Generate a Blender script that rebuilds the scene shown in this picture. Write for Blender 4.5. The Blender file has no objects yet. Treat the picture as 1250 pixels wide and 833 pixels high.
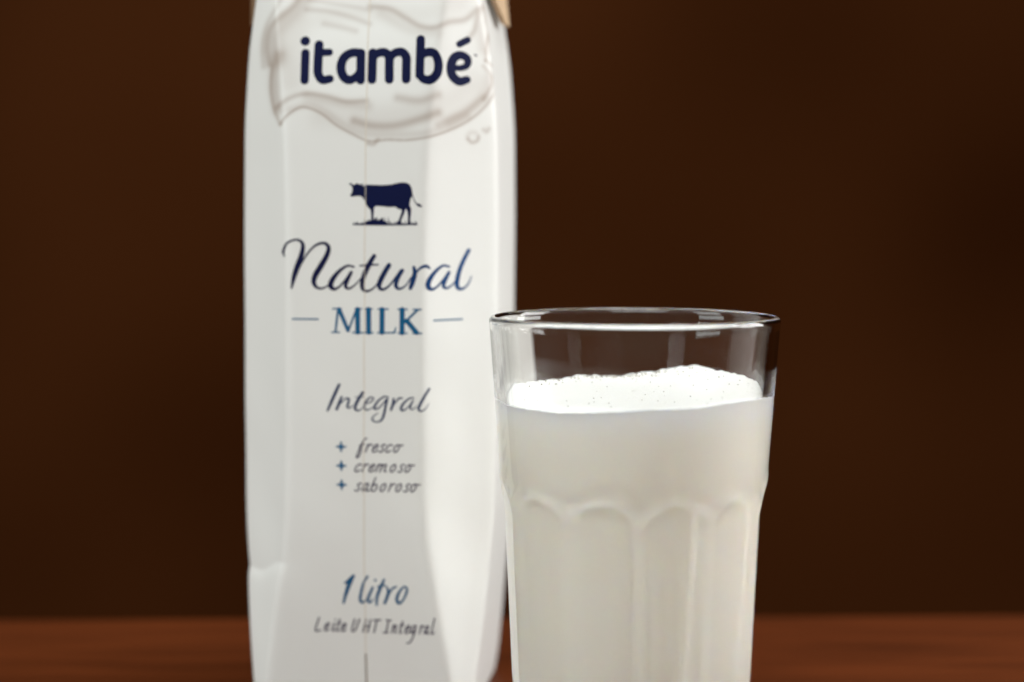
import bpy, bmesh, math, random
import numpy as np
from mathutils import Vector

# ------------------------------------------------------------------ camera, world, lights, exposure
scene = bpy.context.scene
C = scene.collection
MM = 0.001
random.seed(4)
rng = np.random.RandomState(7)

F_PX = 1900.0                       # focal length in units of a 1250-wide frame
CAM_H = 0.150
CAM_Y = -0.490
HORIZON = 271.0
cam_d = bpy.data.cameras.new('camera')
cam_d.sensor_width = 36.0
cam_d.lens = F_PX / 1250.0 * 36.0
cam_d.clip_start = 0.01
cam_d.clip_end = 50.0
cam_d.dof.use_dof = True
cam_d.dof.focus_distance = 0.413
cam_d.dof.aperture_fstop = 4.7
cam_d.dof.aperture_blades = 9
cam = bpy.data.objects.new('camera', cam_d)
C.objects.link(cam)
cam.location = (0, CAM_Y, CAM_H)
cam.rotation_euler = (math.radians(90) - math.atan((416.5 - HORIZON) / F_PX), 0, 0)
scene.camera = cam

world = bpy.data.worlds.new('World')
scene.world = world
world.use_nodes = True
wb = world.node_tree.nodes['Background']
wb.inputs['Color'].default_value = (0.82, 0.66, 0.50, 1)
wb.inputs['Strength'].default_value = 0.24


def area(name, loc, target, sx, sy, power, col):
    l = bpy.data.lights.new(name, 'AREA')
    l.shape = 'RECTANGLE'
    l.size, l.size_y = sx, sy
    l.energy = power
    l.color = col
    o = bpy.data.objects.new(name, l)
    C.objects.link(o)
    o.location = loc
    d = Vector(target) - Vector(loc)
    o.rotation_euler = d.to_track_quat('-Z', 'Y').to_euler()
    return o


area('front_fill', (-0.22, -1.50, 1.25), (-0.02, 0.0, 0.11), 1.50, 0.90, 20.5, (0.93, 1.0, 1.0))  # added fill lamp behind the camera, brightens the carton's front
area('right_window', (1.05, 0.10, 0.50), (0.0, 0.0, 0.11), 0.60, 0.55, 12.5, (0.98, 1.0, 0.99))
area('left_window', (-1.0, -0.34, 0.52), (0.0, 0.0, 0.11), 0.50, 0.55, 4.8, (0.90, 1.0, 1.0))
area('ceiling_lamp', (0.10, -0.05, 1.15), (0.0, -0.02, 0.10), 0.60, 0.50, 6.3, (0.98, 1.0, 0.97))

scene.view_settings.view_transform = 'Standard'
scene.view_settings.look = 'None'
scene.view_settings.exposure = 0.0
scene.view_settings.gamma = 1.0
scene.view_settings.use_curve_mapping = False
scene.render.engine = 'CYCLES'
scene.cycles.max_bounces = 28
scene.cycles.transmission_bounces = 20
scene.cycles.diffuse_bounces = 12
scene.cycles.glossy_bounces = 8
scene.cycles.sample_clamp_indirect = 40.0
scene.cycles.blur_glossy = 0.0
scene.cycles.use_denoising = True


# ------------------------------------------------------------------ helpers
def srgb(r, g, b):
    f = lambda c: (c / 255 / 12.92) if c / 255 <= 0.04045 else ((c / 255 + 0.055) / 1.055) ** 2.4
    return (f(r), f(g), f(b), 1)


def mat(name):
    m = bpy.data.materials.new(name)
    m.use_nodes = True
    return m, m.node_tree.nodes, m.node_tree.links, m.node_tree.nodes['Principled BSDF']


def mesh_obj(name, verts, faces, material=None, parent=None, smooth=True):
    me = bpy.data.meshes.new(name)
    me.from_pydata([tuple(map(float, v)) for v in verts], [], faces)
    me.update()
    if smooth:
        me.polygons.foreach_set('use_smooth', [True] * len(me.polygons))
    o = bpy.data.objects.new(name, me)
    C.objects.link(o)
    if material:
        me.materials.append(material)
    if parent:
        o.parent = parent
    return o


def thing(name, label, cat, loc):
    o = bpy.data.objects.new(name, None)
    C.objects.link(o)
    o.location = loc
    o.empty_display_size = 0.02
    o['label'] = label
    o['category'] = cat
    return o


def grid_faces(nr, nc, wrap=True):
    f = []
    for i in range(nr - 1):
        for j in range(nc if wrap else nc - 1):
            k = (j + 1) % nc
            f.append((i * nc + j, i * nc + k, (i + 1) * nc + k, (i + 1) * nc + j))
    return f


# ------------------------------------------------------------------ materials
def wood_material():
    m, n, l, b = mat('reddish_brown_wood')
    tc = n.new('ShaderNodeTexCoord')
    mp = n.new('ShaderNodeMapping')
    mp.inputs['Scale'].default_value = (3.0, 38.0, 3.0)
    ns = n.new('ShaderNodeTexNoise')
    ns.inputs['Scale'].default_value = 4.0
    ns.inputs['Detail'].default_value = 9.0
    ns.inputs['Distortion'].default_value = 0.6
    cr = n.new('ShaderNodeValToRGB')
    cr.color_ramp.elements[0].position = 0.30
    cr.color_ramp.elements[0].color = (0.062, 0.0135, 0.0030, 1)
    cr.color_ramp.elements[1].position = 0.75
    cr.color_ramp.elements[1].color = (0.122, 0.0275, 0.0066, 1)
    l.new(tc.outputs['Object'], mp.inputs['Vector'])
    l.new(mp.outputs['Vector'], ns.inputs['Vector'])
    l.new(ns.outputs['Fac'], cr.inputs['Fac'])
    l.new(cr.outputs['Color'], b.inputs['Base Color'])
    b.inputs['Roughness'].default_value = 0.5
    b.inputs['Specular IOR Level'].default_value = 0.10
    bp = n.new('ShaderNodeBump')
    bp.inputs['Strength'].default_value = 0.12
    bp.inputs['Distance'].default_value = 0.0006
    l.new(ns.outputs['Fac'], bp.inputs['Height'])
    l.new(bp.outputs['Normal'], b.inputs['Normal'])
    return m


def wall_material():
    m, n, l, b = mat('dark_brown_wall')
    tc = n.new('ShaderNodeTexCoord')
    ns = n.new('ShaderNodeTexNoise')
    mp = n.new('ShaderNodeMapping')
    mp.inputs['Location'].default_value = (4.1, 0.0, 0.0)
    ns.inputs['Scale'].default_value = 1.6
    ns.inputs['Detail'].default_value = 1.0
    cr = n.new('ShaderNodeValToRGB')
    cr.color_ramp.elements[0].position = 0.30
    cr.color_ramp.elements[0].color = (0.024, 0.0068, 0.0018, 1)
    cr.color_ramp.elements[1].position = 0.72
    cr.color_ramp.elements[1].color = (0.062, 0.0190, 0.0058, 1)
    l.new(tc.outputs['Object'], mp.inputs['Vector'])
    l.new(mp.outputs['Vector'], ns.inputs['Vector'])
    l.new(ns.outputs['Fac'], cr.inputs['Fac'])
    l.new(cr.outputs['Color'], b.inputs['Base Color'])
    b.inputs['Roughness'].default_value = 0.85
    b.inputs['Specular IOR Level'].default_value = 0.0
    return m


def carton_material():
    m, n, l, b = mat('coated_white_board')
    at = n.new('ShaderNodeAttribute')
    at.attribute_name = 'print'
    mx = n.new('ShaderNodeMix')
    mx.data_type = 'RGBA'
    mx.inputs[6].default_value = (0.82, 0.82, 0.80, 1)
    mx.inputs[7].default_value = (0.36, 0.28, 0.23, 1)
    l.new(at.outputs['Fac'], mx.inputs[0])
    l.new(mx.outputs[2], b.inputs['Base Color'])
    b.inputs['Roughness'].default_value = 0.38
    b.inputs['Specular IOR Level'].default_value = 0.35
    tc = n.new('ShaderNodeTexCoord')
    ns = n.new('ShaderNodeTexNoise')
    ns.inputs['Scale'].default_value = 55.0
    ns.inputs['Detail'].default_value = 4.0
    bp = n.new('ShaderNodeBump')
    bp.inputs['Strength'].default_value = 0.10
    bp.inputs['Distance'].default_value = 0.0008
    l.new(tc.outputs['Object'], ns.inputs['Vector'])
    l.new(ns.outputs['Fac'], bp.inputs['Height'])
    l.new(bp.outputs['Normal'], b.inputs['Normal'])
    return m


def plain(name, col, rough=0.5, spec=0.5):
    m, n, l, b = mat(name)
    b.inputs['Base Color'].default_value = col
    b.inputs['Roughness'].default_value = rough
    b.inputs['Specular IOR Level'].default_value = spec
    tc = n.new('ShaderNodeTexCoord')
    ns = n.new('ShaderNodeTexNoise')
    ns.inputs['Scale'].default_value = 900.0
    ns.inputs['Detail'].default_value = 2.0
    mx = n.new('ShaderNodeMix')
    mx.data_type = 'RGBA'
    mx.inputs[6].default_value = tuple(c * 0.85 for c in col[:3]) + (1,)
    mx.inputs[7].default_value = tuple(min(1, c * 1.15) for c in col[:3]) + (1,)
    l.new(tc.outputs['Object'], ns.inputs['Vector'])
    l.new(ns.outputs['Fac'], mx.inputs[0])
    l.new(mx.outputs[2], b.inputs['Base Color'])
    return m


def gradient_ink(name, c0, c1, x0, x1):
    m, n, l, b = mat(name)
    tc = n.new('ShaderNodeTexCoord')
    sp = n.new('ShaderNodeSeparateXYZ')
    mr = n.new('ShaderNodeMapRange')
    mr.inputs['From Min'].default_value = x0
    mr.inputs['From Max'].default_value = x1
    mx = n.new('ShaderNodeMix')
    mx.data_type = 'RGBA'
    mx.inputs[6].default_value = c0
    mx.inputs[7].default_value = c1
    l.new(tc.outputs['Object'], sp.inputs[0])
    l.new(sp.outputs['X'], mr.inputs['Value'])
    l.new(mr.outputs['Result'], mx.inputs[0])
    l.new(mx.outputs[2], b.inputs['Base Color'])
    b.inputs['Roughness'].default_value = 0.6
    b.inputs['Specular IOR Level'].default_value = 0.15
    return m


def glass_material(name='clear_glass'):
    m, n, l, b = mat(name)
    b.inputs['Base Color'].default_value = (0.985, 0.99, 0.985, 1)
    b.inputs['Roughness'].default_value = 0.0
    b.inputs['IOR'].default_value = 1.5
    b.inputs['Transmission Weight'].default_value = 1.0
    return m


def milk_material(name, body, foam, z0, z1, bumpy):
    m, n, l, b = mat(name)
    tc = n.new('ShaderNodeTexCoord')
    sp = n.new('ShaderNodeSeparateXYZ')
    ns = n.new('ShaderNodeTexNoise')
    ns.inputs['Scale'].default_value = 260.0
    ns.inputs['Detail'].default_value = 3.0
    ad = n.new('ShaderNodeMath')
    ad.operation = 'MULTIPLY_ADD'
    ad.inputs[1].default_value = 0.005
    mr = n.new('ShaderNodeMapRange')
    mr.interpolation_type = 'SMOOTHSTEP'
    mr.inputs['From Min'].default_value = z0
    mr.inputs['From Max'].default_value = z1
    mx = n.new('ShaderNodeMix')
    mx.data_type = 'RGBA'
    mx.inputs[6].default_value = body
    mx.inputs[7].default_value = foam
    l.new(tc.outputs['Object'], sp.inputs[0])
    l.new(tc.outputs['Object'], ns.inputs['Vector'])
    l.new(ns.outputs['Fac'], ad.inputs[0])
    l.new(sp.outputs['Z'], ad.inputs[2])
    l.new(ad.outputs[0], mr.inputs['Value'])
    l.new(mr.outputs['Result'], mx.inputs[0])
    l.new(mx.outputs[2], b.inputs['Base Color'])
    b.inputs['Roughness'].default_value = 0.35
    b.inputs['Subsurface Weight'].default_value = 0.12 if bumpy else 0.6
    b.inputs['Subsurface Radius'].default_value = (1.0, 0.85, 0.6)
    b.inputs['Subsurface Scale'].default_value = 0.002 if bumpy else 0.006
    if bumpy:
        vo = n.new('ShaderNodeTexVoronoi')
        vo.inputs['Scale'].default_value = 700.0
        bp = n.new('ShaderNodeBump')
        bp.inputs['Strength'].default_value = 0.25
        bp.inputs['Distance'].default_value = 0.0004
        l.new(tc.outputs['Object'], vo.inputs['Vector'])
        l.new(vo.outputs['Distance'], bp.inputs['Height'])
        l.new(bp.outputs['Normal'], b.inputs['Normal'])
    return m


# ------------------------------------------------------------------ setting: table and wall
def build_setting():
    # a thick table slab; its far edge lies just behind the carton
    bm = bmesh.new()
    x0, x1, y0, y1, z0, z1 = -0.85, 0.85, -0.62, 0.095, -0.035, 0.0
    v = [bm.verts.new(p) for p in ((x0, y0, z0), (x1, y0, z0), (x1, y1, z0), (x0, y1, z0),
                                   (x0, y0, z1), (x1, y0, z1), (x1, y1, z1), (x0, y1, z1))]
    for f in ((3, 2, 1, 0), (4, 5, 6, 7), (0, 1, 5, 4), (1, 2, 6, 5), (2, 3, 7, 6), (3, 0, 4, 7)):
        bm.faces.new([v[i] for i in f])
    bmesh.ops.bevel(bm, geom=bm.edges[:], offset=0.004, segments=4, affect='EDGES', profile=0.5)
    me = bpy.data.meshes.new('table_top')
    bm.to_mesh(me)
    bm.free()
    me.materials.append(wood_material())
    o = bpy.data.objects.new('table_top', me)
    C.objects.link(o)
    o.rotation_euler[2] = math.radians(1.0)
    o['kind'] = 'structure'
    # dark wall well behind
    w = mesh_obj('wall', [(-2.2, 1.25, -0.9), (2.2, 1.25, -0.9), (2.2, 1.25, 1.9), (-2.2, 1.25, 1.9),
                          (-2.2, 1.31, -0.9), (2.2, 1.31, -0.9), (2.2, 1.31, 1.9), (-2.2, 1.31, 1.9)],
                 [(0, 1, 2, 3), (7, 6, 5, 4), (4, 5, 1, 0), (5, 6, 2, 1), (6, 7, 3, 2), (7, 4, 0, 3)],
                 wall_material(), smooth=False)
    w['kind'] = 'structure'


build_setting()

# ------------------------------------------------------------------ the carton: eight-sided belly, square ends
YAW = math.radians(7.3)             # its front panel is turned a little to the left
CART = Vector((-0.0408, 0.0, 0.0))
HT = 228.0
K = 0.2576
_z = [0, 5, 24, 40, 60, 90, 150, 180, 201, 210, 219, 228]
_s = [145, 149, 156, 161, 164.5, 166.5, 166.5, 164.5, 157.5, 151.5, 145.5, 139]
_za = [0, 5, 14, 24, 40, 52, 62, 80, 150, 172, 188, 205, 220, 228]
_a = [124, 122, 118, 112, 101, 93, 88, 85.5, 85.5, 88, 93, 101, 108, 112]


def smooth_table(xs, ys):
    t = np.linspace(0, HT, 915)
    y = np.interp(t, xs, ys)
    k = np.ones(41) / 41
    yp = np.concatenate([2 * y[0] - y[40:0:-1], y, 2 * y[-1] - y[-2:-42:-1]])
    return t, np.convolve(np.convolve(yp, k, 'same'), k, 'same')[40:-40]


TZ, S_T = smooth_table(_z, [q * 0.970 for q in _s])
_, A2_T = smooth_table(_za, [q * 0.92 for q in _a])


def carton_r(phi, z):
    """radius in mm; phi = 0 is the front panel's middle, positive to the right"""
    a2 = np.interp(z, TZ, A2_T) * K
    A = (np.interp(z, TZ, S_T) * K - math.sin(YAW) * a2) / math.cos(YAW)
    A = np.maximum(A, a2 + 0.4)
    c, s = np.abs(np.cos(phi)), np.abs(np.sin(phi))
    p = 70.0
    t = (c / A) ** p + (s / A) ** p + ((c + s) / (A + a2)) ** p
    r = t ** (-1 / p)
    # panels bulge a little under the milk's weight
    r = r + 0.55 * np.cos(4 * phi) * np.exp(-((z - 95) / 60) ** 2)
    # dent and crease on the left corner panel near the foot
    x = r * np.sin(phi)
    u = (z - 46.0) - 0.30 * (x + 30.0) - 0.9 * np.sin(x * 0.45)
    wgt = 1 / (1 + np.exp((x + 21.5) / 1.3)) * (c > 0) * (np.cos(phi) > -0.2)
    r = r + wgt * np.where(u > 0, -0.7 * np.exp(-u / 7.0), -0.7 * np.exp(u / 2.2))
    # faint crumples
    r = r + 0.10 * np.sin(phi * 9 + z * 0.07) * np.sin(z * 0.11 + 1.3) * np.exp(-((z - 60) / 70) ** 2)
    return r


LEAN = 0.0105                       # soft carton leans a touch to the right


def carton_pos(phi, z, off=0.0):
    r = carton_r(phi, z)
    e = 1e-3
    r2 = carton_r(phi + e, z)
    x, y = r * np.sin(phi), -r * np.cos(phi)
    tx = r2 * np.sin(phi + e) - x
    ty = -r2 * np.cos(phi + e) - y
    ln = np.sqrt(tx * tx + ty * ty) + 1e-9
    nx, ny = ty / ln, -tx / ln
    return np.stack([(x + nx * off + LEAN * (z - 100)) * MM, (y + ny * off) * MM, z * MM], axis=-1)


# label layout: a strip round the front of the carton, measured in the label's own units
PH = np.linspace(math.radians(-100), math.radians(100), 1601)
_r = carton_r(PH, np.full_like(PH, 120.0))
_lx, _ly = _r * np.sin(PH), -_r * np.cos(PH)
_wx = math.cos(YAW) * _lx + math.sin(YAW) * _ly
_wy = -math.sin(YAW) * _lx + math.cos(YAW) * _ly
LABEL_X = (_wx + CART.x * 1000) / (490 + _wy) * F_PX + 625
_keep = np.concatenate([[True], np.diff(LABEL_X) > 0])
_mid = len(PH) // 2
_lo = _mid
while _lo > 0 and LABEL_X[_lo - 1] < LABEL_X[_lo]:
    _lo -= 1
_hi = _mid
while _hi < len(PH) - 1 and LABEL_X[_hi + 1] > LABEL_X[_hi]:
    _hi += 1
LX, LM = LABEL_X[_lo:_hi + 1], _lx[_lo:_hi + 1]
Z_UNIT = 0.2370


def phi_at(x, z):
    """angle at which the carton's front has the lateral position x at height z"""
    lo = np.full_like(x, math.radians(-70))
    hi = np.full_like(x, math.radians(70))
    for _ in range(26):
        m = (lo + hi) / 2
        left = carton_r(m, z) * np.sin(m) < x
        lo = np.where(left, m, lo)
        hi = np.where(left, hi, m)
    return (lo + hi) / 2


def label_to_surface(X, Y):
    z = CAM_H * 1000 - (Y - HORIZON) * Z_UNIT
    Xs = X - LEAN * (z - 100) / 0.2387
    return phi_at(np.interp(Xs, LX, LM), z), z


def surface_to_label(phi, z):
    X = np.interp(carton_r(phi, z) * np.sin(phi), LM, LX) + LEAN * (z - 100) / 0.2387
    return X, HORIZON + (CAM_H * 1000 - z) / Z_UNIT


# ---- pen strokes -> clean flat shapes
def spline(pts, step=0.35):
    """Catmull-Rom through (x, y, width)"""
    p = np.array([q if len(q) == 3 else (q[0], q[1], 0) for q in pts], float)
    if len(p) == 1:
        return p
    if len(p) == 2:
        n = max(2, int(np.hypot(*(p[1] - p[0])[:2]) / step))
        t = np.linspace(0, 1, n)[:, None]
        return p[0] * (1 - t) + p[1] * t
    e = np.vstack([2 * p[0] - p[1], p, 2 * p[-1] - p[-2]])
    out = []
    for i in range(1, len(e) - 2):
        n = max(2, int(np.hypot(*(e[i + 1] - e[i])[:2]) / step))
        t = np.linspace(0, 1, n, endpoint=False)[:, None]
        a, b, c, d = e[i - 1], e[i], e[i + 1], e[i + 2]
        out.append(0.5 * (2 * b + (c - a) * t + (2 * a - 5 * b + 4 * c - d) * t ** 2 + (3 * b - a - 3 * c + d) * t ** 3))
    out.append(p[-1:])
    q = np.vstack(out)
    q[:, 2] = np.maximum(q[:, 2], p[:, 2].min() * 0.8)
    return q


def to_label(strokes, ox, oy, sc, w=None):
    res = []
    for s in strokes:
        res.append([(ox + q[0] / sc, oy + q[1] / sc, (q[2] if len(q) == 3 else w) / sc) for q in s])
    return res


def poly_field(GX, GY, poly):
    """signed distance, negative inside"""
    P = np.array(poly, float)
    Q = np.roll(P, -1, axis=0)
    d = np.full(GX.shape, 1e9)
    ins = np.zeros(GX.shape, bool)
    for (x0, y0), (x1, y1) in zip(P, Q):
        ex, ey = x1 - x0, y1 - y0
        t = np.clip(((GX - x0) * ex + (GY - y0) * ey) / (ex * ex + ey * ey + 1e-12), 0, 1)
        d = np.minimum(d, np.hypot(GX - x0 - t * ex, GY - y0 - t * ey))
        if y0 != y1:
            c = ((y0 > GY) != (y1 > GY)) & (GX < (x1 - x0) * (GY - y0) / (y1 - y0) + x0)
            ins ^= c
    return np.where(ins, -d, d)


def print_shape(name, strokes, polys, material, parent, step=0.5, grow=0.0):
    pts = [spline(s) for s in strokes]
    allx = [q[:, 0] for q in pts] + [np.array(p)[:, 0] for p in polys]
    ally = [q[:, 1] for q in pts] + [np.array(p)[:, 1] for p in polys]
    pad = 9
    x0, x1 = min(a.min() for a in allx) - pad, max(a.max() for a in allx) + pad
    y0, y1 = min(a.min() for a in ally) - pad, max(a.max() for a in ally) + pad
    gx, gy = np.arange(x0, x1, step), np.arange(y0, y1, step)
    D = np.full((len(gy), len(gx)), 1e3)
    for q in pts:
        for (px, py, w) in q:
            r = w / 2 + grow
            i0, i1 = int((px - r - 2 - x0) / step), int((px + r + 2 - x0) / step) + 2
            j0, j1 = int((py - r - 2 - y0) / step), int((py + r + 2 - y0) / step) + 2
            sub = D[max(j0, 0):j1, max(i0, 0):i1]
            np.minimum(sub, np.hypot(gx[None, max(i0, 0):i1] - px, gy[max(j0, 0):j1, None] - py) - r, out=sub)
    if polys:
        GX, GY = np.meshgrid(gx, gy)
        for p in polys:
            D = np.minimum(D, poly_field(GX, GY, p))
    inside = D < 0
    verts, faces, idx = [], [], {}

    def corner(j, i):
        k = (j, i)
        if k not in idx:
            idx[k] = len(verts)
            verts.append((gx[i], gy[j]))
        return idx[k]

    def cut(j, i, j2, i2):
        k = (j, i, j2, i2) if (j, i) < (j2, i2) else (j2, i2, j, i)
        if k not in idx:
            a, b = D[k[0], k[1]], D[k[2], k[3]]
            t = a / (a - b)
            idx[k] = len(verts)
            verts.append((gx[k[1]] * (1 - t) + gx[k[3]] * t, gy[k[0]] * (1 - t) + gy[k[2]] * t))
        return idx[k]

    anyin = inside[:-1, :-1] | inside[1:, :-1] | inside[:-1, 1:] | inside[1:, 1:]
    for j, i in zip(*np.nonzero(anyin)):
        cs = [(j, i), (j + 1, i), (j + 1, i + 1), (j, i + 1)]
        f = []
        for k in range(4):
            a, b = cs[k], cs[(k + 1) % 4]
            if inside[a]:
                f.append(corner(*a))
            if inside[a] != inside[b]:
                f.append(cut(*a, *b))
        if len(f) >= 3:
            faces.append(tuple(f))
    V = np.array(verts)
    phi, z = label_to_surface(V[:, 0], V[:, 1])
    return mesh_obj(name, carton_pos(phi, z, 0.06), faces, material, parent)


# ---- printed milk splash behind the brand lettering (a soft print, held per vertex)
def splash_print(X, Y):
    ink = np.zeros_like(X)
    region = (Y < 195) & (X > 315) & (X < 625)
    x, y = (X[region] - 320) * 4.1667, Y[region] * 4.1667
    acc = np.zeros_like(x)
    lines = [
        (7, .30, [(105, 632), (135, 590), (190, 552), (240, 552), (310, 585), (380, 640), (460, 685), (545, 722), (640, 716), (740, 718), (850, 703), (950, 668), (1050, 615), (1130, 545), (1180, 470), (1200, 390), (1180, 335), (1140, 300)]),
        (20, .13, [(150, 560), (240, 535), (320, 570), (390, 622), (470, 668), (560, 690), (740, 690), (850, 680), (950, 645), (1050, 590)]),
        (9, .24, [(105, 632), (78, 560), (62, 470), (62, 400), (70, 330)]),
        (26, .22, [(95, 560), (80, 470), (78, 380), (100, 280)]),
        (18, .24, [(55, 320), (42, 230), (58, 140), (110, 80), (170, 10), (200, -60)]),
        (40, .20, [(90, 300), (85, 190), (130, 110), (190, 40), (230, -30)]),
        (12, .16, [(25, 330), (20, 220), (40, 120), (90, 30), (120, -60)]),
        (14, .22, [(90, 545), (150, 500), (230, 480), (330, 495), (430, 522), (530, 518)]),
        (26, .14, [(230, 490), (330, 515), (430, 535), (540, 545)]),
        (24, .26, [(470, 620), (560, 645), (680, 645), (800, 615), (900, 580)]),
        (22, .20, [(690, 505), (800, 520), (900, 490)]),
        (20, .18, [(900, 640), (980, 600), (1050, 560), (1130, 490)]),
        (34, .12, [(960, 620), (1060, 560), (1140, 470), (1160, 390)]),
        (14, .16, [(220, 50), (330, 62), (440, 92), (540, 130)]),
        (16, .14, [(310, 125), (400, 145), (470, 165)]),
        (12, .12, [(230, 0), (340, 20), (450, 40), (540, 60)]),
        (16, .24, [(540, 40), (640, 55), (720, 100), (800, 145), (880, 152), (960, 122), (1040, 100), (1100, 40)]),
        (30, .10, [(600, 80), (700, 140), (800, 175), (900, 180)]),
        (14, .22, [(1130, 10), (1100, 80), (1085, 150), (1060, 190)]),
        (30, .14, [(1180, -20), (1140, 70), (1120, 160), (1130, 240)]),
        (9, .26, [(1220, -20), (1190, 70), (1158, 150), (1145, 220), (1142, 300)]),
        (10, .20, [(1130, 330), (1165, 370), (1170, 420), (1130, 500)]),
        (10, .24, [(540, 735), (570, 738), (590, 715)]),
        (9, .30, [(1050, 705), (1070, 722), (1098, 712), (1104, 690)]),
        (12, .12, [(1050, 690), (1065, 672), (1090, 672)]),
        (10, .24, [(1130, 655), (1145, 664), (1156, 648)]),
        (60, .09, [(150, 420), (150, 250), (200, 120)]),
        (70, .08, [(300, 590), (560, 600), (900, 540), (1080, 430)]),
        (60, .07, [(300, 90), (520, 60), (820, 80), (1000, 30)]),
    ]
    for sig, al, pts in lines:
        q = spline(pts, 6.0)
        d2 = np.full_like(x, 1e9)
        for px, py in q[:, :2]:
            np.minimum(d2, (x - px) ** 2 + (y - py) ** 2, out=d2)
        d = np.sqrt(d2)
        acc = 1 - (1 - acc) * (1 - al * np.exp(-(d / (0.85 * sig)) ** 2 / 1.4))
    ink[region] = np.clip(acc * 2.1, 0, 0.8)
    return ink


def build_carton():
    root = thing('milk_carton', 'tall white milk carton with navy lettering and cow emblem behind the glass', 'carton', CART)
    root.rotation_euler[2] = -YAW
    board = carton_material()
    zs = np.concatenate([np.linspace(0.4, 165, 236), np.linspace(165, HT - 0.4, 160)[1:]])
    ph = np.concatenate([np.linspace(math.radians(-88), math.radians(88), 420),
                         np.linspace(math.radians(88), math.radians(272), 170)[1:-1]])
    n = len(ph)
    P, Zg = np.meshgrid(ph, zs)
    V = carton_pos(P.ravel(), Zg.ravel())
    faces = grid_faces(len(zs), n)
    pw = np.where(P.ravel() > math.pi, P.ravel() - 2 * math.pi, P.ravel())
    X, Y = surface_to_label(pw, Zg.ravel())
    ink = np.where(np.abs(pw) < math.radians(60), splash_print(X, Y), 0.0)
    V = list(map(tuple, V))
    # closed foot and top, slightly inset so the fold reads
    for ring, zz in ((0, 0.0), (len(zs) - 1, HT)):
        base = len(V)
        for j in range(n):
            v = V[ring * n + j]
            V.append((v[0] * 0.985, v[1] * 0.985, zz * MM))
        V.append((0.0, 0.0, zz * MM))
        ink = np.concatenate([ink, np.zeros(n + 1)])
        for j in range(n):
            k = (j + 1) % n
            a, b, c, d = ring * n + j, ring * n + k, base + k, base + j
            if ring == 0:
                faces.append((a, d, c, b))
                faces.append((base + j, base + n, base + k))
            else:
                faces.append((a, b, c, d))
                faces.append((base + j, base + k, base + n))
    body = mesh_obj('body', V, faces, board, root)
    at = body.data.attributes.new('print', 'FLOAT', 'POINT')
    at.data.foreach_set('value', np.asarray(ink, dtype=np.float32))

    kraft = plain('raw_board_edge', (0.52, 0.36, 0.22, 1), 0.7)
    dark = plain('open_seam_shadow_gap', (0.16, 0.105, 0.06, 1), 0.8)

    # lengthwise glued seam down the middle of the front panel
    def strip(name, za, zb, w, off, m, wob=0.0):
        zz = np.linspace(za, zb, 120)
        xc = 443.5 + (zz - 120) * 0.006
        fr = []
        for dx, o in ((-w / 2, -0.02), (-w / 4, off), (w / 4, off), (w / 2, -0.02)):
            phi = phi_at(np.interp(xc + dx + wob * np.sin(zz * 0.21), LX, LM), zz)
            fr.append(carton_pos(phi, zz, o))
        vv = np.stack(fr, axis=1).reshape(-1, 3)
        return mesh_obj(name, vv, grid_faces(120, 4, False), m, root)
    strip('seam', 1.0, HT - 1, 1.3, 0.07, plain('seam_edge', (0.70, 0.63, 0.53, 1), 0.6), 0.25)
    strip('seam_gap_shade', 1.0, 22.0, 1.9, 0.14, dark, 0.2)  # dark strip laid over the seam, colours in the shade of its gap

    # folded ears on the two sides at the top, cut edges showing raw board
    for s in (-1, 1):
        lx = lambda z: float(carton_r(np.array([math.pi / 2]), np.array([z]))[0])
        rows = []
        for t in np.linspace(0, 1, 9):
            z = HT - 0.5 - t * (HT - 0.5 - (211.0 if s < 0 else 210.4))
            hw = 33.0 * (1 - t) + 5.0 * t
            gap = 0.25 + (1.9 if s > 0 else 4.6) * t ** 1.2
            xi = lx(z) + gap
            rows.append((z, hw, xi, xi + 1.5))
        vv, ff, mi = [], [], []
        for z, hw, xi, xo in rows:
            lean = LEAN * (z - 100)
            for (x, y) in ((xi, -hw), (xo, -hw), (xo, hw), (xi, hw)):
                vv.append(((s * x + lean) * MM, y * MM, z * MM))
        for i in range(len(rows) - 1):
            a = i * 4
            for k in range(4):
                q = (a + k, a + (k + 1) % 4, a + 4 + (k + 1) % 4, a + 4 + k)
                ff.append(q if s < 0 else q[::-1])
                mi.append(0 if k == 3 else 1)
        last = (len(rows) - 1) * 4
        ff.append((0, 1, 2, 3) if s > 0 else (3, 2, 1, 0)); mi.append(0)
        ff.append((last + 3, last + 2, last + 1, last) if s > 0 else (last, last + 1, last + 2, last + 3)); mi.append(1)
        o = mesh_obj('ear_flap', vv, ff, board, root, smooth=False)
        o.data.materials.append(kraft)
        for p, m_ in zip(o.data.polygons, mi):
            p.material_index = m_
    # crimped sealing fin lying across the flat top
    mesh_obj('sealing_fin', [((x + LEAN * 128) * MM, y * MM, z * MM) for x, y, z in
                             [(-33, -1, HT - .2), (33, -1, HT - .2), (33, 9, HT - .2), (-33, 9, HT - .2),
                              (-33, -1, HT + .6), (33, -1, HT + .6), (33, 9, HT + 1.4), (-33, 9, HT + 1.4)]],
             [(3, 2, 1, 0), (4, 5, 6, 7), (0, 1, 5, 4), (1, 2, 6, 5), (2, 3, 7, 6), (3, 0, 4, 7)], board, root, smooth=False)

    # ---------------- printing
    navy = plain('navy_ink', srgb(3, 13, 58), 0.6, 0.12)
    teal = plain('teal_ink', srgb(6, 88, 130), 0.55, 0.2)
    grey = plain('grey_violet_ink', srgb(72, 66, 86), 0.6, 0.2)
    blue = plain('slate_blue_ink', srgb(26, 84, 124), 0.6, 0.2)

    W = 45
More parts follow.
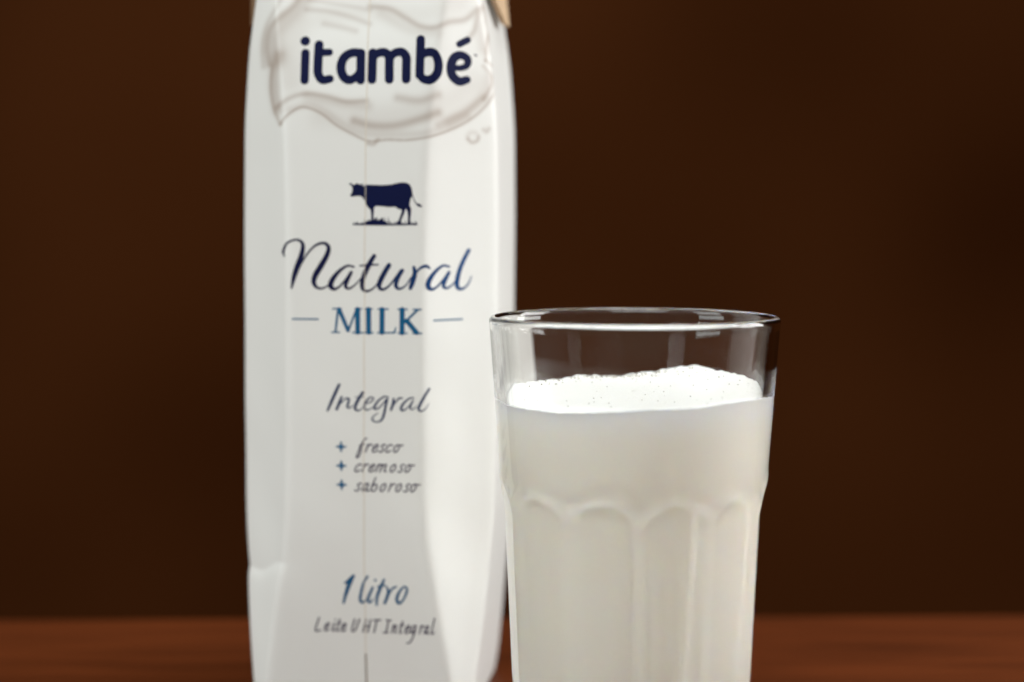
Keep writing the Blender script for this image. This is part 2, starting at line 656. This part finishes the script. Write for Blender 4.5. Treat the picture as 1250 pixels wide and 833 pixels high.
    brand = [
        [(219, 212, 48)], [(221, 273, 42), (219, 412, 42)],
        [(288, 232, 45), (285, 330, 45), (287, 380, 44), (308, 411, 42), (345, 406, 40)], [(295, 272, 38), (341, 271, 36)],
        [(500, 278, W), (500, 414, W)], [(500, 277, 44), (452, 276, 44), (415, 300, 45), (400, 346, 46), (412, 392, 45), (442, 413, 44), (476, 398, 40), (500, 366, 38)],
        [(560, 277, W), (558, 412, W)], [(560, 305, 36), (582, 281, 42), (620, 276, 44), (643, 300, 45), (645, 350, 45), (646, 412, W)],
        [(647, 308, 36), (670, 281, 42), (706, 275, 44), (730, 300, 45), (732, 350, 45), (732, 412, W)],
        [(803, 213, W), (801, 392, W)], [(803, 300, 36), (838, 278, 43), (882, 286, 45), (902, 332, 46), (894, 385, 46), (858, 416, 46), (818, 410, 42), (801, 385, 40)],
        [(968, 348, 30), (1010, 349, 30), (1043, 337, 32), (1052, 312, 38), (1042, 292, 40), (1012, 284, 42), (982, 301, 44), (966, 345, 45), (974, 390, 45), (1008, 416, 44), (1047, 405, 38)],
        [(1009, 229, 33), (1050, 204, 34)],
    ]
    print_shape('brand_lettering', to_label(brand, 320, 0, 4.1667), [], navy, root, 0.5)
    print_shape('trademark_dot', to_label([[(1088, 276, 9), (1094, 280, 9)]], 320, 0, 4.1667), [], grey, root, 0.4)

    cow = [(360, 190), (385, 187), (400, 204), (425, 199), (440, 186), (456, 199), (475, 200), (500, 188), (494, 205), (484, 214), (505, 213), (530, 203), (600, 205), (680, 208), (760, 203), (820, 190), (860, 183), (910, 184), (940, 200), (958, 230), (967, 275), (970, 310), (955, 325), (945, 360), (940, 400), (956, 430), (953, 480), (946, 540), (948, 577), (920, 577), (925, 520), (922, 470), (908, 428), (900, 440), (885, 485), (860, 540), (850, 577), (816, 577), (830, 552), (848, 510), (862, 465), (866, 440), (830, 432), (806, 412), (740, 416), (680, 408), (620, 404), (602, 420), (598, 470), (596, 530), (602, 562), (572, 562), (575, 500), (568, 440), (545, 420), (525, 390), (512, 355), (492, 322), (465, 308), (420, 312), (385, 318), (374, 300), (390, 282), (395, 250), (394, 222), (376, 206)]
    mound = [(480, 586), (505, 562), (540, 545), (575, 538), (600, 540), (612, 520), (625, 508), (634, 540), (660, 535), (684, 508), (692, 545), (725, 560), (745, 586)]
    cv = lambda P: [(380 + x / 7.8125, 200 + y / 7.8125) for x, y in P]
    grass = [[(405, 578, 15), (700, 581, 16), (1008, 578, 15)]]
    gr = random.Random(3)
    for gxp in list(range(408, 520, 22)) + list(range(745, 1010, 22)):
        h_ = gr.uniform(14, 30)
        grass.append([(gxp, 578, 9), (gxp + gr.uniform(-14, 14), 578 - h_, 6)])
    for gxp in (515, 545, 600, 640, 665, 705, 735):
        grass.append([(gxp, 560, 9), (gxp + gr.uniform(-10, 10), 560 - gr.uniform(20, 48), 5)])
    tail = [[(962, 285, 9), (975, 325, 8), (990, 360, 8), (1008, 385, 12), (1030, 398, 26), (1058, 412, 8)]]
    print_shape('cow_emblem', to_label(grass + tail, 380, 200, 7.8125), [cv(cow), cv(mound)], navy, root, 0.3)

    natural = [
        [(84, 158, 9), (80, 130, 14), (100, 85, 13), (140, 64, 12), (175, 66, 15), (194, 95, 22), (185, 150, 29), (160, 220, 33), (140, 280, 27), (125, 346, 11)],
        [(150, 275, 7), (185, 200, 9), (230, 130, 11), (275, 91, 14), (320, 82, 18), (343, 108, 24), (333, 152, 29), (298, 215, 33), (265, 270, 33), (255, 310, 27), (270, 340, 18), (300, 348, 12), (335, 333, 9), (365, 300, 7)],
        [(490, 220, 12), (450, 215, 14), (400, 250, 21), (362, 300, 30), (354, 335, 29), (374, 351, 19), (402, 339, 12), (440, 298, 13), (474, 250, 15)],
        [(475, 252, 18), (452, 300, 21), (441, 335, 20), (462, 348, 13), (497, 325, 9), (530, 290, 7)],
        [(610, 156, 24), (580, 205, 29), (552, 265, 29), (537, 320, 25), (546, 355, 19), (577, 361, 13), (612, 338, 9), (640, 300, 7)],
        [(527, 214, 9), (577, 208, 11), (633, 207, 9)],
        [(697, 210, 27), (672, 250, 29), (642, 310, 29), (642, 344, 21), (667, 351, 15), (702, 325, 11), (740, 277, 13), (768, 240, 15)],
        [(776, 240, 20), (748, 285, 25), (737, 330, 23), (757, 348, 15), (792, 330, 9), (828, 280, 7)],
        [(843, 222, 18), (848, 258, 27), (834, 310, 29), (822, 345, 21)],
        [(828, 322, 7), (852, 262, 9), (882, 226, 15), (915, 215, 18), (936, 229, 10)],
        [(1050, 221, 12), (1012, 215, 14), (967, 250, 21), (932, 300, 29), (926, 335, 29), (946, 352, 19), (976, 339, 12), (1015, 298, 13), (1048, 253, 15)],
        [(1049, 255, 18), (1027, 300, 21), (1016, 335, 20), (1037, 348, 13), (1072, 325, 9), (1100, 288, 7)],
        [(1165, 126, 22), (1137, 180, 23), (1112, 240, 25), (1097, 300, 27), (1096, 338, 25), (1115, 356, 18), (1146, 344, 11), (1170, 310, 8), (1180, 280, 5)],
    ]
    script_ink = gradient_ink('navy_to_blue_ink', srgb(10, 14, 58), srgb(12, 70, 125), 0.004, 0.032)
    print_shape('script_word', to_label(natural, 330, 280, 4.808), [], script_ink, root, 0.4)

    t = 9
    milk_word = [
        [(366, 467, t), (415, 467, t)], [(359, 606, t), (403, 606, t)], [(497, 467, t), (534, 467, t)], [(482, 607, t), (542, 607, t)],
        [(396, 470, 13), (380, 604, 12)], [(402, 470, 24), (454, 594, 22)], [(455, 597, 12), (504, 470, 12)], [(511, 470, 29), (511, 604, 29)],
        [(556, 467, t), (597, 467, t)], [(552, 607, t), (600, 607, t)], [(575, 470, 30), (575, 604, 30)],
        [(632, 467, t), (690, 467, t)], [(628, 607, t), (727, 606, t)], [(655, 470, 30), (653, 604, 30)], [(727, 603, 12), (735, 574, 5)],
        [(749, 468, t), (803, 468, t)], [(749, 608, t), (800, 608, t)], [(773, 470, 30), (771, 606, 30)],
        [(838, 469, t), (884, 469, t)], [(862, 472, 14), (788, 545, 13)], [(800, 535, 28), (856, 604, 29)], [(836, 609, t), (886, 609, t)],
    ]
    print_shape('serif_word', to_label(milk_word, 330, 280, 4.808), [], teal, root, 0.4)
    print_shape('dash', to_label([[(128, 530, 9), (278, 530, 9)]], 330, 280, 4.808), [], teal, root, 0.4)
    print_shape('dash', to_label([[(960, 536, 9), (1124, 536, 9)]], 330, 280, 4.808), [], teal, root, 0.4)

    integral = [
        [(205, 95, 30), (165, 180, 34), (120, 280, 32), (76, 382, 22)],
        [(232, 230, 24), (207, 290, 30), (176, 366, 28)],
        [(182, 350, 9), (222, 298, 11), (272, 250, 15), (308, 247, 23), (304, 290, 25), (292, 335, 23), (312, 350, 15), (352, 325, 9)],
        [(463, 177, 30), (425, 235, 32), (391, 300, 33), (377, 350, 29), (402, 377, 19), (442, 364, 11), (472, 334, 9)],
        [(382, 229, 11), (470, 224, 9)],
        [(490, 300, 11), (540, 285, 13), (580, 250, 15), (568, 229, 15), (530, 240, 18), (491, 290, 23), (477, 335, 23), (497, 368, 17), (542, 359, 11), (592, 330, 9)],
        [(745, 226, 14), (700, 220, 17), (640, 260, 21), (596, 320, 25), (592, 352, 25), (622, 354, 17), (672, 314, 15), (720, 252, 17)],
        [(732, 248, 22), (712, 330, 25), (692, 420, 27), (665, 480, 23), (620, 500, 15), (576, 490, 17), (566, 460, 17), (592, 425, 11), (632, 400, 7)],
        [(800, 243, 22), (797, 290, 29), (772, 366, 23)],
        [(782, 340, 9), (822, 280, 13), (862, 236, 19), (896, 236, 16)],
        [(1022, 231, 14), (977, 235, 17), (912, 290, 23), (882, 345, 27), (897, 371, 21), (942, 349, 13), (990, 300, 15), (1012, 260, 16)],
        [(1008, 266, 18), (983, 330, 21), (1002, 358, 13), (1052, 325, 9)],
        [(1190, 136, 24), (1142, 210, 27), (1097, 290, 29), (1073, 350, 27), (1102, 377, 17), (1152, 349, 11), (1186, 298, 7)],
    ]
    print_shape('script_word', to_label(integral, 390, 460, 8.93), [], plain('dark_slate_ink', srgb(24, 44, 84), 0.6, 0.2), root, 0.35)

    for cy in (155, 367, 580):
        cx = 220
        d = [(cx - 66, cy), (cx - 40, cy - 11), (cx - 14, cy - 15), (cx - 12, cy - 42), (cx, cy - 64), (cx + 12, cy - 42), (cx + 14, cy - 15), (cx + 40, cy - 11),
             (cx + 66, cy), (cx + 40, cy + 11), (cx + 14, cy + 15), (cx + 12, cy + 42), (cx, cy + 64), (cx - 12, cy + 42), (cx - 14, cy + 15), (cx - 40, cy + 11)]
        print_shape('plus_mark', [], [[(390 + x / 8.93, 530 + y / 8.93) for x, y in d]], teal, root, 0.3)

    font = {
        'c': [[(.55, .85), (.4, 1), (.15, .8), (.03, .4), (.1, .05), (.3, 0), (.55, .2)]],
        'r': [[(.1, 1), (.08, 0)], [(.09, .5), (.25, .9), (.45, 1), (.52, .93)]],
        'e': [[(.08, .45), (.4, .6), (.5, .85), (.35, 1), (.12, .75), (.05, .3), (.18, 0), (.4, .05), (.58, .25)]],
        's': [[(.5, .9), (.35, 1), (.15, .85), (.2, .6), (.4, .35), (.35, .08), (.15, 0), (0, .12)]],
        'o': [[(.35, 1), (.12, .8), (.05, .35), (.2, 0), (.42, .15), (.52, .6), (.4, .98), (.3, .95)]],
        'O': [[(.35, 1), (.12, .8), (.05, .35), (.2, 0), (.42, .15), (.52, .6), (.4, .98), (.45, .93), (.75, .9), (.85, .95)]],
        'm': [[(.08, 1), (.05, 0)], [(.06, .55), (.22, .95), (.36, .9), (.34, 0)], [(.35, .55), (.52, .95), (.66, .9), (.64, .15), (.8, .05)]],
        'f': [[(.5, 1.8), (.3, 1.6), (.15, .8), (.05, -.5), (.12, -.8), (.3, -.55), (.32, .1), (.2, .75)], [(.0, .8), (.45, 1)]],
        'a': [[(.5, .95), (.3, 1), (.1, .65), (.05, .2), (.18, 0), (.38, .3), (.5, .8)], [(.5, .95), (.45, .2), (.6, 0), (.7, .1)]],
        'b': [[(.15, 1.75), (.08, .8), (.05, .1)], [(.07, .2), (.3, 0), (.5, .3), (.45, .8), (.25, .9), (.1, .6)]],
        'i': [[(.15, 1), (.08, .2), (.2, 0), (.35, .15)], [(.22, 1.45), (.24, 1.48)]],
        't': [[(.25, 1.5), (.12, .4), (.2, 0), (.38, .1)], [(0, 1), (.45, 1.02)]],
        'l': [[(.15, 1.95), (.05, .5), (.1, .05), (.25, 0), (.4, .2)]],
        'n': [[(.08, 1), (.05, 0)], [(.06, .5), (.25, .95), (.42, .85), (.4, .15), (.55, 0)]],
        'g': [[(.5, .95), (.3, 1), (.08, .6), (.12, .1), (.3, .1), (.5, .7)], [(.52, .95), (.48, 0), (.35, -.8), (.15, -1.2), (-.1, -1.25)]],
        'L': [[(.15, 1.65), (.05, 0), (.6, .05)]],
        'U': [[(.1, 1.6), (.03, .3), (.15, 0), (.35, .3), (.52, 1.6)]],
        'H': [[(.1, 1.6), (.05, 0)], [(.55, 1.6), (.5, 0)], [(.05, .75), (.6, .8)]],
        'T': [[(0, 1.55), (.9, 1.62)], [(.42, 1.6), (.36, 0)]],
        'I': [[(.25, 1.6), (.25, 0)], [(-.05, 1.6), (.55, 1.6)], [(-.1, 0), (.45, .02)]],
    }

    widen = {'m': 1.45, 'U': 1.45, 'H': 1.3, 'a': 1.05, 'g': 1.2, 'L': 1.2, 'n': 1.15, 'b': 1.2}

    def word(name, letters, base, xh, w, m, ox, oy, sc, slant=0.32, wide=1.0):
        st = []
        for ch, x0 in letters:
            wd = wide * widen.get(ch, 1.0)
            for s in font[ch]:
                st.append([(x0 + (px * wd + slant * py) * xh, base - py * xh, w) for px, py in s])
        print_shape(name, to_label(st, ox, oy, sc), [], m, root, 0.3)

    a = (390, 530, 8.93)
    word('small_word', list(zip('fresc', (400, 480, 552, 632, 700))) + [('O', 785)], 208, 84, 16, grey, *a, wide=1.25)
    word('small_word', list(zip('cremos', (360, 440, 512, 590, 745, 838))) + [('O', 908)], 428, 84, 16, grey, *a, wide=1.25)
    word('small_word', list(zip('saboros', (362, 436, 528, 632, 728, 805, 898))) + [('O', 966)], 645, 86, 16, grey, *a, wide=1.25)

    litro = [
        [(365, 145, 22), (400, 117, 32), (440, 70, 20)], [(440, 75, 28), (398, 160, 38), (366, 250, 31), (342, 335, 20)],
        [(570, 75, 20), (532, 140, 23), (507, 230, 25), (497, 300, 27), (517, 325, 23), (547, 300, 12)],
        [(615, 180, 22), (587, 240, 25), (567, 300, 27), (587, 321, 21), (615, 290, 12)], [(640, 110, 24)],
        [(720, 105, 22), (682, 190, 29), (652, 270, 27), (647, 346, 18)], [(665, 172, 18), (700, 156, 20), (742, 165, 12)],
        [(750, 180, 20), (757, 230, 29), (722, 325, 25)], [(742, 280, 11), (790, 192, 18), (830, 166, 18)],
        [(900, 166, 16), (862, 210, 23), (834, 280, 29), (852, 323, 27), (892, 290, 19), (924, 220, 23), (928, 178, 19), (905, 161, 15)],
    ]
    print_shape('volume_lettering', to_label(litro, 367, 700, 7.353), [], blue, root, 0.35)
    word('small_word', list(zip('LeiteUHTIntegral', (75, 155, 225, 262, 308, 404, 510, 590, 710, 775, 842, 896, 946, 1030, 1076, 1152))),
         607, 75, 14.5, grey, 367, 700, 7.353, slant=0.22, wide=0.95)


build_carton()

# ------------------------------------------------------------------ the tumbler
G = 0.9213
GLASS = Vector((0.03215, -0.080, 0.0))


def gz(z):
    z = np.asarray(z, float)
    return np.where(z > 18, 150 - (150 - z) * G, z * (150 - 132 * G) / 18)


RIM_Z = 123.3
NF = 11
PH0 = math.radians(-1.8)


def outer_r(th, z):
    """th measured from the camera-facing side"""
    base = np.interp(z, [0, 4, 18, 73, 78, 123.3], [33.4, 34.4, 35.6, 38.2, 38.4, 41.6])
    seg = 2 * math.pi / NF
    u = ((th - PH0 + 20 * seg) % seg) / seg * 2 - 1          # -1..1 across a facet
    panel = np.interp(z, [0, 18, 73, 90], [33.0, 34.5, 36.9, 37.5]) * math.cos(seg / 2 * 0.86) / np.cos(u * seg / 2 * 0.86)
    panel = panel + 0.92
    top = 74.8 - 6.5 * (1 - np.sqrt(np.clip(1 - 0.92 * u ** 2, 0, 1))) * 1.35   # arched head of each panel
    w = 1 / (1 + np.exp((z - top) / 0.75))
    w = w * np.clip((z - 2.0) / 3.0, 0, 1)
    r = base * (1 - w) + np.minimum(base, panel) * w
    # ridge between neighbouring panels stays proud
    r = r + 0.08 * w * np.exp(-((1 - np.abs(u)) / 0.09) ** 2)
    # swelling just over the arches
    r = r + 0.26 * np.exp(-((z - top - 2.6) / 2.4) ** 2)
    return r


def inner_r(z):
    return np.interp(z, [11, 13, 16, 22, 73, 85, 123.3], [18, 25, 28.2, 29.6, 33.6, 35.3, 39.4])


def build_glass():
    root = thing('drinking_glass', 'clear faceted tumbler nearly full of milk in front of the carton', 'glass', GLASS)
    nth = NF * 28
    th = np.linspace(0, 2 * math.pi, nth, endpoint=False)
    zo = np.concatenate([np.linspace(0.35, 66, 60), np.linspace(66, 86, 52)[1:], np.linspace(86, RIM_Z - 2.3, 30)[1:]])
    rows = []

    def ring(r, z):
        r = np.broadcast_to(r, th.shape)
        rows.append(np.stack([G * r * np.sin(th) * MM, -G * r * np.cos(th) * MM, np.full(nth, float(gz(z)) * MM)], -1))
    # underside with a shallow kick
    for r, z in ((0.02, 2.2), (14, 2.0), (24, 1.3), (29, 0.25), (31, 0.0)):
        ring(r, z)
    for z in zo:
        ring(outer_r(th, np.full(nth, z)), z)
    ro, ri = 41.5, 39.3
    ro, ri = 41.6, 39.1
    for k in range(1, 14):
        a = math.pi * k / 14
        ring((ro + ri) / 2 + (ro - ri) / 2 * math.cos(a), RIM_Z - 2.3 + 2.3 * math.sin(a) ** 0.8)
    for z in np.concatenate([np.linspace(RIM_Z - 2.3, 22, 60), np.linspace(22, 11.2, 12)[1:]]):
        ring(inner_r(z), z)
    for r, z in ((14, 10.9), (7, 10.8), (0.02, 10.8)):
        ring(r, z)
    V = np.concatenate(rows)
    o = mesh_obj('tumbler', V, grid_faces(len(rows), nth), glass_material(), root)
    return root


glass_root = build_glass()


# ------------------------------------------------------------------ the milk inside
def milk_top(th, t):
    """height of the foam's surface, th from the camera side, t = 0 centre .. 1 wall"""
    x, y = t * np.sin(th), -t * np.cos(th)
    h = 100.7 + 1.5 * x + 0.7 * y
    h = h + t ** 6 * (1 - 0.55 * np.cos(th)) * (0.7 + 0.8 * np.sin(3 * th + 0.8) + 0.35 * np.sin(7 * th + 2.1) + 0.14 * np.sin(13 * th) + 0.08 * np.sin(23 * th + 1) + 0.10 * np.sin(43 * th) + 0.10 * np.sin(71 * th + 2) * np.sin(5 * th))
    h = h + 0.22 * np.sin(x * 6 + 1) * np.cos(y * 5)
    return h


def build_milk():
    root = thing('milk', 'white milk with foamy top filling the clear tumbler', 'milk', GLASS)
    nth = 300
    th = np.linspace(0, 2 * math.pi, nth, endpoint=False)
    rows = []

    def ring(r, z):
        r = np.broadcast_to(r, th.shape)
        z = np.broadcast_to(z, th.shape)
        rows.append(np.stack([G * r * np.sin(th) * MM, -G * r * np.cos(th) * MM, gz(z) * MM], -1))
    # body pressed a little into the glass so that there is no air film
    for r, z in ((0.02, 10.65), (12, 10.7), (17.5, 10.95)):
        ring(r, z)
    wall_top = milk_top(th, np.ones(nth))
    for z in np.concatenate([np.linspace(12, 22, 10), np.linspace(22, 96, 40)[1:]]):
        ring(inner_r(z) + 0.12, z)
    for k in np.linspace(0.1, 1, 12):
        z = 96 + (wall_top - 96) * k
        ring(inner_r(z) + 0.12, z)
    for t_ in (0.985, 0.96, 0.93, 0.89, 0.84, 0.78, 0.7, 0.6, 0.5, 0.4, 0.3, 0.2, 0.1, 0.001):
        ring(inner_r(101) * t_, milk_top(th, np.full(nth, t_)) - 0.25)
    body_col, foam_col = (0.95, 0.925, 0.86, 1), (0.96, 0.96, 0.945, 1)
    m = milk_material('whole_milk', body_col, foam_col, 0.0985, 0.1067, False)
    mesh_obj('milk_body', np.concatenate(rows), grid_faces(len(rows), nth), m, root)

    # foam lies over the whole top as a thin uneven layer
    rows = []
    for t_ in (0.001, 0.4, 0.8, 0.97):
        ring(inner_r(101) * t_, milk_top(th, np.full(nth, t_)) - 0.6)
    for t_ in np.concatenate([np.linspace(0.992, 0.85, 18), np.linspace(0.85, 0.02, 40)[1:]]):
        h = milk_top(th, np.full(nth, t_)) + rng.normal(0, 0.05, nth) * min(1, t_ * 1.5) * (t_ > 0.25) + (0.12 if t_ < 0.985 else -0.3)
        ring(inner_r(101) * t_, h)
    mf = milk_material('milk_foam', foam_col, foam_col, 0.0985, 0.1067, True)
    foam = mesh_obj('foam', np.concatenate(rows), grid_faces(len(rows), nth), mf, root)

    # bubbles floating in the foam, most along the far wall
    bm = bmesh.new()
    for k in range(150):
        if k < 100:
            a = math.pi + rng.normal(0, 0.55)
            t_ = 0.95 - abs(rng.normal(0, 0.10))
            r = rng.uniform(0.15, 0.42)
        else:
            a = rng.uniform(0, 2 * math.pi)
            t_ = math.sqrt(rng.uniform(0.02, 0.9))
            r = rng.uniform(0.10, 0.22)
        z = float(gz(milk_top(np.array([a]), np.array([t_]))[0]))
        R = float(inner_r(101)) * t_ * G
        g = bmesh.ops.create_icosphere(bm, subdivisions=2, radius=r * MM)
        bmesh.ops.translate(bm, verts=g['verts'], vec=(R * math.sin(a) * MM, -R * math.cos(a) * MM, (z + 0.12 + r * 0.05) * MM))
    me = bpy.data.meshes.new('bubbles')
    bm.to_mesh(me)
    bm.free()
    me.polygons.foreach_set('use_smooth', [True] * len(me.polygons))
    bmat = plain('bubble_film', (0.60, 0.56, 0.49, 1), 0.12)
    bmat.node_tree.nodes['Principled BSDF'].inputs['Transmission Weight'].default_value = 0.35
    me.materials.append(bmat)
    o = bpy.data.objects.new('bubbles', me)
    C.objects.link(o)
    o.parent = foam
    o['kind'] = 'stuff'


build_milk()
